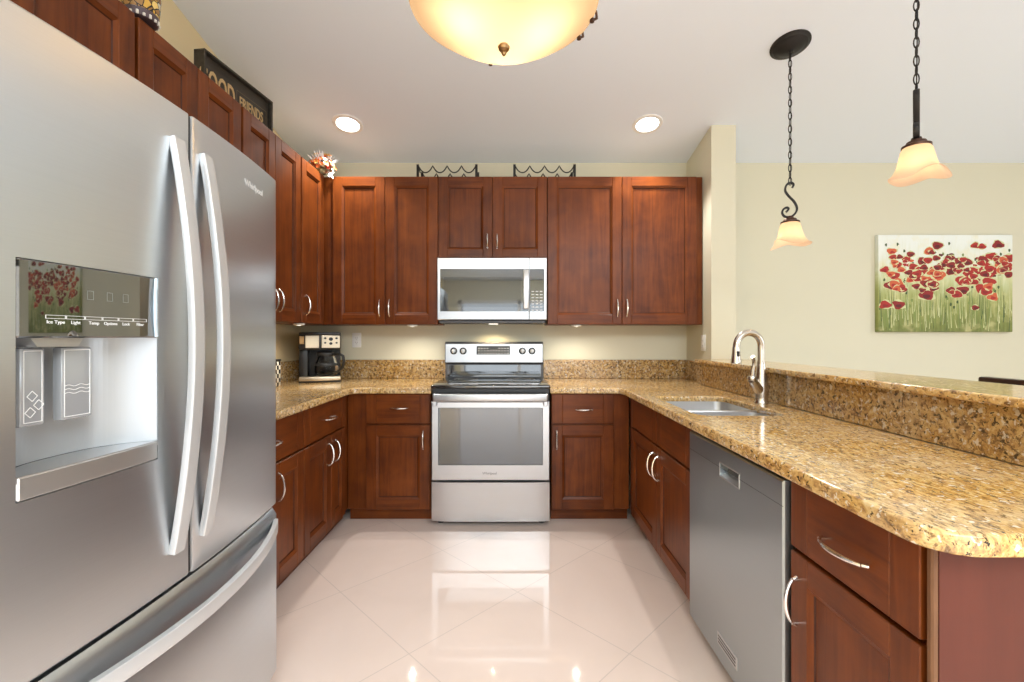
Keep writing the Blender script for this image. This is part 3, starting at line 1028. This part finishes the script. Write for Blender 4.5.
for x_, y_ in ((-.09, -.05), (.09, -.02), (.0, .10)):
    lamp('bowl_bulb', 'POINT', (x_, y_, ZRIM - .02), 3.6, (1.0, .90, .76), bl, .035)

# pendants
def pendant(lab, x, y, zbot, rz, scale=1.0):
    p = thing('pendant_light', lab, 'pendant light', (x, y, 0), 0, 'pendant lights over the bar')
    s = scale
    zs = zbot
    def rf(a, k):
        kk = max(0, k - 3) / 5
        return (1 + .10 * kk * math.sin(3 * a + .6) + .06 * kk * math.cos(5 * a), (.014 * kk * math.cos(3 * a + 1.2) + .008 * kk * math.sin(2 * a)) * s)
    prof = [(.028, .142), (.046, .138), (.055, .122), (.060, .098), (.066, .070), (.074, .042), (.086, .020), (.098, .008), (.104, .004)]
    sh = MB()
    sh.M = Matrix.Translation((0, 0, zs)) @ Matrix.Rotation(rz, 4, 'Z')
    sh.lathe([(r_ * s, z_ * s) for r_, z_ in prof], n=60, rf=rf, close=False).build('glass_shade', M_shade, p, ang=80)
    ft = MB()
    ft.lathe([(.052 * s, .134 * s), (.052 * s, .143 * s), (.038 * s, .150 * s), (.034 * s, .160 * s), (.020 * s, .164 * s), (.018 * s, .176 * s), (.008 * s, .180 * s)], (0, 0, zs), 24)
    ft.build('fitter', M_bronze, p)
    # S-scroll in its own vertical plane
    ztop = zs + .385 * s
    sc = MB()
    cs, sn = math.cos(rz), math.sin(rz)
    raw = [(-.020, .205), (-.008, .222), (-.018, .232), (-.036, .222), (-.042, .200), (-.028, .178), (.000, .172), (.026, .190), (.036, .222), (.022, .262), (-.008, .302), (-.026, .338), (-.018, .372), (.004, .382), (.018, .368), (.012, .352)]
    # smooth the control points
    P = [Vector((q[0] * s * cs, q[0] * s * sn, zs + q[1] * s)) for q in raw]
    sm = []
    for i in range(len(P) - 1):
        p0, p1, p2, p3 = P[max(i - 1, 0)], P[i], P[i + 1], P[min(i + 2, len(P) - 1)]
        for k in range(4):
            u = k / 4
            sm.append(.5 * ((2 * p1) + (-p0 + p2) * u + (2 * p0 - 5 * p1 + 4 * p2 - p3) * u * u + (-p0 + 3 * p1 - 3 * p2 + p3) * u ** 3))
    sm.append(P[-1])
    up = (-sn, cs, 0)
    sc.tube(sm, 0, 10, flat=(.0115 * s, .006 * s, up))
    sc.build('scroll', M_iron, p)
    # chain up to the canopy
    zcan = zc(y) - .03
    chn = MB()
    z_ = ztop - .012
    k = 0
    ll = .036
    while z_ < zcan - .005:
        a = rz + (k % 2) * R90 + .3
        c, n_ = math.cos(a), math.sin(a)
        pts = []
        for i in range(14):
            t_ = 2 * math.pi * i / 14
            u_, v_ = .0085 * math.cos(t_), ll * .62 * math.sin(t_)
            pts.append((u_ * c, u_ * n_, z_ + ll * .5 + v_))
        chn.tube(pts, .0024, 6, closed=True)
        z_ += ll
        k += 1
    chn.tube([(0.003, .003, ztop), (.004, -.002, (ztop + zcan) / 2), (0, 0.002, zcan)], .0022, 6)
    chn.build('chain', M_iron, p)
    cn = MB()
    cn.M = Matrix.Translation((0, 0, zc(y))) @ Matrix.Rotation(-ang, 4, 'X')
    cn.lathe([(.100, -.0005), (.100, -.006), (.088, -.011), (.084, -.016), (.066, -.021), (.060, -.027), (.040, -.032), (.014, -.040), (.010, -.052)], n=36)
    cn.build('canopy', M_iron, p)
    lamp('pendant_bulb', 'POINT', (0, 0, zs + .05 * s), 0.6, (1.0, .78, .48), p, .028)
    return p
pendant('far pendant lamp with amber ruffled shade, hanging nearest the wing wall', 1.534, 2.51, 1.722, -.4, .90)
pendant('near pendant lamp with amber ruffled shade, hanging above the painting', 1.582, 1.78, 1.835, .84, .90)

# ---------------------------------------------------------------- poppy canvas on the dining wall
PX0, PX1, PZ0, PZ1 = 2.885, 3.945, 1.255, 2.020
ca = thing('canvas_painting', 'unframed canvas painting of red poppies in green grass on the dining wall', 'painting', ((PX0 + PX1) / 2, YB - .001, PZ0), 0)
M_canvas = mat('painted_canvas', rough=.6)
g = N(M_canvas)
s3 = g.new('SeparateXYZ')
g.ln(g.tc.outputs['Object'], s3.inputs[0])
h_ = g.math('DIVIDE', s3.outputs[2], PZ1 - PZ0)
streak = g.noise(g.mapping((42, 1, 5)), 1.0, 5, .6, .6)
blotch = g.noise(g.mapping((9, 1, 9)), 1.0, 3, .5, .3)
hh = g.math('ADD', h_, g.math('MULTIPLY', g.math('SUBTRACT', streak, .5), .55))
skyc = g.ramp(hh, [(.0, (.15, .18, .04)), (.20, (.27, .30, .08)), (.38, (.40, .43, .16)), (.55, (.58, .62, .36)), (.72, (.74, .77, .66)), (.95, (.80, .84, .80))])
skyc = g.mix(g.ramp(blotch, [(.52, (0, 0, 0)), (.72, (.45, .45, .45))]), skyc, (.78, .70, .36))
g.ln(skyc, g.b.inputs['Base Color'])
hw = (PX1 - PX0) / 2
MB().box(-hw, hw, -.035, 0, 0, PZ1 - PZ0, .003).build('canvas', M_canvas, ca)
M_p = [mat('poppy_deep', (.26, .012, .012), .6), mat('poppy_red', (.40, .022, .016), .6), mat('poppy_orange', (.60, .12, .045), .6), mat('poppy_dark', (.11, .008, .010), .6),
       mat('leaf_dark', (.06, .10, .03), .6), mat('leaf_mid', (.20, .27, .07), .6), mat('leaf_pale', (.62, .63, .34), .6)]
rnd = random.Random(11)
PH = PZ1 - PZ0
st = MB()
yl = -.0355
for i in range(260):                         # grass strokes
    x = rnd.uniform(-hw + .01, hw - .01)
    z0 = rnd.uniform(.005, .20)
    hgt = rnd.uniform(.06, .26)
    dx = rnd.uniform(-.015, .015)
    w_ = rnd.uniform(.0012, .0035)
    x2 = max(-hw + .01, min(hw - .01, x + dx))
    yy = yl - i * 1e-6
    st.m(rnd.choice([4, 5, 5, 5, 6, 6])).quad((x - w_, yy, z0), (x + w_, yy, z0), (x2 + .0006, yy, z0 + hgt), (x2 - .0006, yy, z0 + hgt))
st.build('painted_grass', M_p, ca, smooth=False)
def blob(b, cx_, cz_, rx, rz_, y, n=12):
    ph = rnd.uniform(0, 6.28)
    am = rnd.uniform(.10, .24)
    pts = []
    for i in range(n):
        a = 2 * math.pi * i / n
        r_ = 1 + am * math.sin(3 * a + ph) + .08 * rnd.uniform(-1, 1)
        pts.append((max(-hw + .004, min(hw - .004, cx_ + rx * r_ * math.cos(a))), y, max(.004, min(PH - .004, cz_ + rz_ * r_ * math.sin(a)))))
    b.quad(*pts)
fl = MB()
_pal = []
# (u, v) of the main blooms, read off the canvas (0..1 from left, 0..1 from top)
main = [(.10, .17, .035), (.11, .23, .03), (.05, .36, .035), (.14, .31, .035), (.21, .25, .03), (.24, .20, .03), (.26, .33, .035), (.12, .42, .04), (.09, .52, .045), (.14, .50, .05),
        (.18, .56, .035), (.05, .72, .043), (.15, .72, .045), (.24, .46, .035), (.30, .44, .045), (.32, .37, .045), (.33, .27, .04), (.38, .17, .04), (.44, .11, .04), (.36, .62, .055), (.40, .46, .05),
        (.41, .55, .035), (.42, .38, .05), (.45, .42, .05), (.47, .33, .04), (.43, .24, .03), (.50, .30, .04), (.54, .24, .03), (.55, .37, .05), (.59, .37, .035), (.60, .28, .04), (.66, .28, .04),
        (.62, .47, .05), (.63, .57, .045), (.54, .57, .035), (.70, .48, .042), (.71, .38, .05), (.72, .11, .033), (.77, .12, .03), (.78, .26, .045), (.80, .32, .04), (.81, .40, .045), (.77, .55, .05),
        (.82, .49, .05), (.84, .22, .04), (.86, .37, .045), (.89, .10, .042), (.91, .30, .045), (.92, .36, .045), (.97, .24, .042), (.96, .33, .04), (.97, .41, .035), (.85, .64, .042), (.72, .75, .028),
        (.90, .27, .035), (.67, .40, .04), (.35, .50, .04), (.28, .53, .03), (.17, .36, .03)]
k = 0
for (u, v, r_) in list(main):
    if .2 < v < .6:
        main.append((min(.975, max(.025, u + rnd.uniform(-.05, .05))), v + rnd.uniform(-.06, .06), r_ * rnd.uniform(.6, .9)))
for (u, v, r_) in main:
    r_ *= 1.08
    cx_, cz_ = -hw + u * 2 * hw, PH * (1 - v)
    mi = rnd.choice([0, 0, 1, 1, 0, 1, 2] if u > .25 else [0, 1, 1, 2, 2])
    y = yl - .0006 - k * 4e-6
    fl.m(6)
    blob(fl, cx_, cz_, r_ * 1.12, r_ * .78, y)
    fl.m(mi)
    blob(fl, cx_, cz_, r_, r_ * .66, y - 2e-6)
    fl.m({0: 3, 1: 0, 2: 1}[mi])
    blob(fl, cx_ + rnd.uniform(-.008, .008), cz_ - r_ * .18, r_ * .5, r_ * .28, y - 3e-6)
    k += 1
for i in range(46):                          # buds and leaves
    u, v = rnd.random(), rnd.choice([rnd.uniform(.05, .3), rnd.uniform(.45, .75)])
    fl.m(rnd.choice([4, 4, 5]))
    blob(fl, -hw + .02 + u * (2 * hw - .04), PH * (1 - v), .009, .013, yl - .0004 - i * 2e-6, 8)
for i in range(26):
    u, v = rnd.random(), rnd.uniform(.18, .52)
    fl.m(rnd.choice([0, 1, 2, 3]))
    blob(fl, -hw + .02 + u * (2 * hw - .04), PH * (1 - v), .018, .012, yl - .0005 - i * 2e-6, 8)
fl.build('painted_poppies', M_p, ca, smooth=False)

# ---------------------------------------------------------------- stool behind the bar
ch = thing('bar_stool', 'dark wood bar stool, only its top rail showing beyond the bar', 'bar stool', (1.64, 1.526, 0), 0)
MB().box(.145, .180, -.22, .22, 1.005, 1.064, .008, 2).build('top_rail', M_chair, ch)
for yy in (-.20, .17):
    MB().box(.150, .182, yy, yy + .032, 0, 1.01, .004).build('leg', M_chair, ch)
    MB().box(-.19, -.158, yy, yy + .032, 0, .70, .004).build('leg', M_chair, ch)
MB().box(-.21, .185, -.215, .215, .70, .735, .008, 2).build('seat', M_chair, ch)
MB().box(.156, .174, -.17, .17, .84, .88, .004).build('back_slat', M_chair, ch)
b = MB().box(-.185, -.163, -.17, .17, .25, .28, .003)
for yy in (-.195, .175):
    b.box(-.16, .152, yy, yy + .022, .32, .35, .003)
b.build('stretcher', M_chair, ch)

# ---------------------------------------------------------------- coffee maker
cm = thing('coffee_maker', 'black and champagne steel drip coffee maker with glass carafe on the corner worktop', 'coffee maker', (-1.415, 3.37, CT1 + .001), math.radians(20))
cm.scale = (1.12, 1.0, 1.0)
# local: front looks to -y
b = MB()
b.m(0).box(-.125, .125, -.115, .115, 0, .014, .004)
b.m(1).box(-.124, .124, -.119, -.06, .012, .042, .006, 2)
b.m(0).box(-.120, .120, -.10, .115, .014, .040, .004)
b.build('base', [M_black, M_gold], cm)
MB().box(-.120, .120, .03, .115, .038, .35, .008, 2).box(-.128, -.075, -.06, .10, .038, .30, .008, 2).build('water_tank', M_black, cm)
b = MB()
b.m(0).box(-.128, .124, -.10, .115, .235, .345, .010, 2)
b.m(0).box(-.126, .122, -.102, .112, .340, .362, .008, 2)
hd_ = b.build('brew_head', [M_black], cm)
b = MB().box(-.088, -.006, -.1045, -.099, .248, .338, .003).box(.008, .120, -.1045, -.099, .248, .338, .003)
fp = b.build('steel_panel', M_gold, hd_)
b = MB().box(-.124, -.094, -.1045, -.099, .275, .335, .003)
b.build('gauge', M_brass, hd_)
b = MB()
for x_, z_, r_ in ((.030, .318, .008), (.064, .312, .013), (.098, .318, .008), (.030, .285, .007), (.064, .280, .010), (.098, .285, .007)):
    b.lathe([(r_, 0), (r_ * .8, -.004)], (x_, -.1045, z_), 16, 'y')
b.build('button', M_black, hd_)
cf = MB().lathe([(.055, .044), (.066, .055), (.073, .085), (.070, .125), (.056, .165), (.050, .185), (.056, .195)], (.035, -.035, 0), 32, close=False).build('carafe', M_glass, cm)
MB().lathe([(.05, .047), (.062, .057), (.066, .064), (.068, .068), (0, .068)], (.035, -.035, 0), 28).build('coffee', M_coffee, cf)
MB().lathe([(.057, .190), (.060, .200), (.058, .212), (.030, .222), (.012, .226)], (.035, -.035, 0), 28).build('lid', M_black, cf)
MB().lathe([(.0725, .168 - .05), (.0735, .168 - .04), (.070, .135)], (.035, -.035, 0), 28, close=False).build('carafe_band', M_black, cf)
MB().tube([(.085, -.075, .200), (.115, -.105, .205), (.138, -.128, .190), (.143, -.133, .150), (.135, -.125, .105), (.105, -.095, .075), (.09, -.08, .072)], .009, 10).build('handle', M_black, cf)

# checkered canister at the refrigerator's edge
M_chk = mat('checker_glaze', rough=.25)
g = N(M_chk)
ck_ = g.new('TexChecker')
g.ln(g.mapping((1, 1, 1)), ck_.inputs['Vector'])
ck_.inputs['Color1'].default_value = (.80, .76, .66, 1)
ck_.inputs['Color2'].default_value = (.02, .02, .02, 1)
ck_.inputs['Scale'].default_value = 36
g.ln(ck_.outputs[0], g.b.inputs['Base Color'])
cn = thing('canister', 'black and white checkered canister partly hidden behind the refrigerator edge', 'canister', (-1.600, 2.99, CT1 + .001), 0)
cn.scale = (.85, .85, 1)
MB().box(-.065, .065, -.065, .065, 0, .165, .008, 2).build('body', M_chk, cn)
MB().box(-.066, .066, -.066, .066, .1655, .180, .005, 2).lathe([(.012, .179), (.016, .190), (.0, .200)], n=14).build('lid', M_black, cn)

# ---------------------------------------------------------------- outlets, pucks
def outlet(lab, loc, rz):
    o = thing('wall_outlet', lab, 'outlet', loc, rz, 'wall outlets')
    MB().box(-.036, .036, -.007, -.0005, -.058, .058, .003, 2).build('cover_plate', M_plastic, o)
    b = MB().box(-.017, .017, -.0095, -.0065, -.034, .034, .002).build('receptacle', M_plastic, o)
    q = MB()
    for zz in (-.018, .018):
        q.box(-.008, -.0055, -.0102, -.009, zz - .005, zz + .005).box(.0055, .008, -.0102, -.009, zz - .004, zz + .004).cyl((0, -.0102, zz - .011), .0025, .001, 'y', 10)
    q.build('slots', M_outlet, o)
outlet('white double outlet on the back wall beside the coffee maker', (-1.234, YB, 1.190), 0)
outlet('white double outlet on the side of the wing wall above the worktop', (XW0, 3.295, 1.172), -R90)
for lab, x, y in (('round puck light under the left wall corner cabinet', -1.400, 2.99), ('small puck light under the wall cabinet left of the microwave', -.735, 3.36), ('small puck light under the wall cabinet right of the microwave', .475, 3.36)):
    p = thing('puck_light', lab, 'cabinet light', (x, y, UB), 0, 'puck lights under the wall cabinets')
    MB().lathe([(.036, -.0005), (.036, -.010), (.030, -.013), (.017, -.0135)], n=28).build('housing', M_white, p)
    MB().lathe([(.017, -.0135), (.0, -.0155)], n=28, close=False).build('lens', M_puck, p)
    lamp('puck_bulb', 'SPOT', (0, 0, -.03), 5.0, (1.0, .93, .80), p, .012, 160, .7)

# ---------------------------------------------------------------- things on top of the cabinets
def wine_rack(lab, x0, x1):
    r = thing('wine_rack', lab, 'wine rack', (x0, 3.40, UT + .0035), 0, 'wire wine racks on the wall cabinets')
    W = x1 - x0
    for xx in (0, W):
        b = MB()
        b.box(xx - .009, xx + .009, -.068, -.060, 0, .098, .001).box(xx - .009, xx + .009, .092, .100, 0, .098, .001)
        b.tube([(xx, -.064, .095), (xx, .02, .07), (xx, .096, .095)], .004, 8)
        b.build('end_frame', M_iron, r)
    for yy in (-.064, .096):
        pts = []
        for i in range(65):
            u = i / 64
            ph = u * 4
            fr_ = ph - math.floor(ph)
            zz = .038 + .050 * abs(2 * fr_ - 1) ** 2.2
            pts.append((.004 + (W - .008) * u, yy, zz))
        MB().tube(pts, .0045, 6).build('wave_wire', M_iron, r)
    return r
wine_rack('black wavy wire wine rack on the cabinet top left of the range centre', bx(415.5) * .99, bx(475.5) * .99)
wine_rack('black wavy wire wine rack on the cabinet top above the microwave right door', bx(514.5), bx(575.5))

# box sign
A = Vector((-1.454, 2.153, UT))
Bp = Vector((-1.392, 2.650, UT))
A.z += .004
dv = Bp - A
sg = thing('box_sign', 'dark wooden box sign with tan lettering standing on the left wall cabinets', 'sign', A, math.atan2(dv.y, dv.x))
SLn, SH, SD = dv.length, .200, .058
M_sign = mat('dark_sign_wood', (.030, .024, .017), .55)
g = N(M_sign)
g.ln(g.ramp(g.noise(g.mapping((4, 40, 40)), 1, 4), [(.3, (.020, .016, .011)), (.7, (.045, .036, .024))]), g.b.inputs['Base Color'])
M_tan = mat('tan_letters', (.52, .36, .17), .6)
b = MB().box(0, SLn, 0, SD, SH - .012, SH, .001).box(0, SLn, 0, SD, 0.0005, .012, .001).box(0, .012, 0, SD, .0125, SH - .0125, .001).box(SLn - .012, SLn, 0, SD, .0125, SH - .0125, .001)
b.build('frame', M_sign, sg)
MB().box(.0125, SLn - .0125, .022, SD - .004, .0125, SH - .0125).build('face', M_sign, sg)
text_obj('lettering', 'GOOD', .150, M_tan, sg, at(.106, .0205, .026), .0015, sx=.50, bold=.0022)
text_obj('lettering', 'FRIENDS', .082, M_tan, sg, at(.348, .0205, .052), .0015, sx=.60, bold=.0004)
b = MB()
for q in ((.235, .470, .128, .130), (.235, .470, .024, .026), (.235, .237, .024, .130), (.468, .470, .024, .130)):
    b.box(q[0], q[1], .0200, .0218, q[2], q[3])
b.build('border', mat('border_paint', (.16, .12, .07), .6), sg)

# mosaic lantern
ml = thing('mosaic_lantern', 'mosaic glass lantern with dark bands standing on the cabinets by the refrigerator', 'lantern', (-1.380, 1.69, UT + .004), 0)
M_mos = mat('mosaic_glass', rough=.2)
g = N(M_mos)
vo_ = g.new('TexVoronoi')
vo_.inputs['Scale'].default_value = 48
g.ln(g.mapping((1, 1, 1)), vo_.inputs['Vector'])
cc = g.new('SeparateColor')
g.ln(vo_.outputs['Color'], cc.inputs[0])
pc = g.ramp(cc.outputs[0], [(.0, (.55, .33, .06)), (.3, (.75, .55, .18)), (.55, (.62, .60, .48)), (.75, (.30, .16, .05)), (1.0, (.72, .68, .55))], 'CONSTANT')
ve = g.new('TexVoronoi', feature='DISTANCE_TO_EDGE')
ve.inputs['Scale'].default_value = 48
g.ln(g.mapping((1, 1, 1)), ve.inputs['Vector'])
g.ln(g.mix(g.math('LESS_THAN', ve.outputs['Distance'], .07), pc, (.02, .015, .012)), g.b.inputs['Base Color'])
b = MB()
b.m(1).lathe([(.050, 0), (.054, .003), (.056, .028)], n=36)
b.build('base_band', [M_mos, mat('purple_brown_band', (.075, .05, .06), .4)], ml)
MB().lathe([(.056, .0285), (.060, .06), (.062, .10), (.058, .14), (.050, .165)], n=36, close=False).build('glass', M_mos, ml)
MB().lathe([(.0505, .163), (.053, .166), (.053, .176), (.047, .178), (.047, .163)], n=36, close=False).build('rim', M_iron, ml)
M_frin = mat('white_beads', (.80, .76, .70), .35)
b = MB()
for i in range(18):
    a = 2 * math.pi * i / 18
    b.box(.0555 * math.cos(a) - .003, .0555 * math.cos(a) + .003, .0555 * math.sin(a) - .003, .0555 * math.sin(a) + .003, .001, .011 + .004 * (i % 2))
b.build('bead_trim', M_frin, ml)

# silk flowers in the corner
fl_ = thing('silk_flowers', 'orange and white silk flower bunch on the corner cabinet tops', 'flowers', (-1.355, 3.255, UT + .001), 0)
rnd = random.Random(5)
M_fl = [mat('petal_orange', (.80, .20, .05), .6), mat('petal_red', (.62, .06, .03), .6), mat('petal_cream', (.86, .76, .50), .6), mat('petal_white', (.82, .80, .80), .6), mat('petal_yellow', (.85, .60, .16), .6)]
M_stem = mat('dry_stem', (.25, .20, .10), .7)
b, sb, lb = MB(), MB(), MB()
sb.lathe([(.020, 0), (.024, .004), (.018, .03)], n=12)
for i in range(120):
    a, el = rnd.uniform(0, 6.28), rnd.uniform(-.15, 1.45)
    r_ = rnd.uniform(.05, .100)
    c = Vector((math.cos(a) * math.cos(el) * r_, math.sin(a) * math.cos(el) * r_ * .9, .045 + math.sin(el) * r_ * 1.05))
    if i % 3 == 0:
        sb.tube([(0, 0, .02), tuple(c * .6), tuple(c)], .0014, 5)
    top = c.z > .125
    tgt = b
    tgt.m(rnd.choice([2, 3, 4, 0]) if top else rnd.choice([0, 0, 1, 0, 4, 0, 2]))
    n_ = Vector((c.x, c.y, c.z - .03)).normalized()
    u_ = n_.orthogonal().normalized()
    v_ = n_.cross(u_)
    R_ = rnd.uniform(.014, .021)
    for k in range(5):
        t0 = 2 * math.pi * k / 5
        d = u_ * math.cos(t0) + v_ * math.sin(t0)
        e_ = u_ * -math.sin(t0) + v_ * math.cos(t0)
        tgt.quad(tuple(c), tuple(c + d * R_ * .55 + e_ * R_ * .42 + n_ * .003), tuple(c + d * R_ + n_ * .007), tuple(c + d * R_ * .55 - e_ * R_ * .42 + n_ * .003))
b.build('blossoms', M_fl, fl_, smooth=False)
sb.build('stems', M_stem, fl_)
b = MB()
for i in range(46):                          # white sprays above
    a, el = rnd.uniform(0, 6.28), rnd.uniform(.5, 1.5)
    r0, r1 = .06, rnd.uniform(.11, .150)
    d = Vector((math.cos(a) * math.cos(el), math.sin(a) * math.cos(el), math.sin(el)))
    s_ = d.orthogonal().normalized() * .0045
    o0, o1 = Vector((0, 0, .03)) + d * r0, Vector((0, 0, .03)) + d * r1
    m_ = (o0 + o1) / 2
    b.quad(tuple(o0), tuple(m_ + s_), tuple(o1), tuple(m_ - s_))
for i in range(10):                          # a few leaves drooping over the front
    a = rnd.uniform(-.9, .5)
    c = Vector((.06 + rnd.uniform(-.01, .03), -.03 + rnd.uniform(-.03, .02), .03 - rnd.uniform(0, .05)))
    d = Vector((.3, -.2, -1)).normalized() * rnd.uniform(.02, .032)
    s_ = Vector((.6, .8, 0)) * .008
    b.quad(tuple(c), tuple(c + d * .5 + s_), tuple(c + d), tuple(c + d * .5 - s_))
b.build('white_sprays', M_fl[3], fl_, smooth=False)
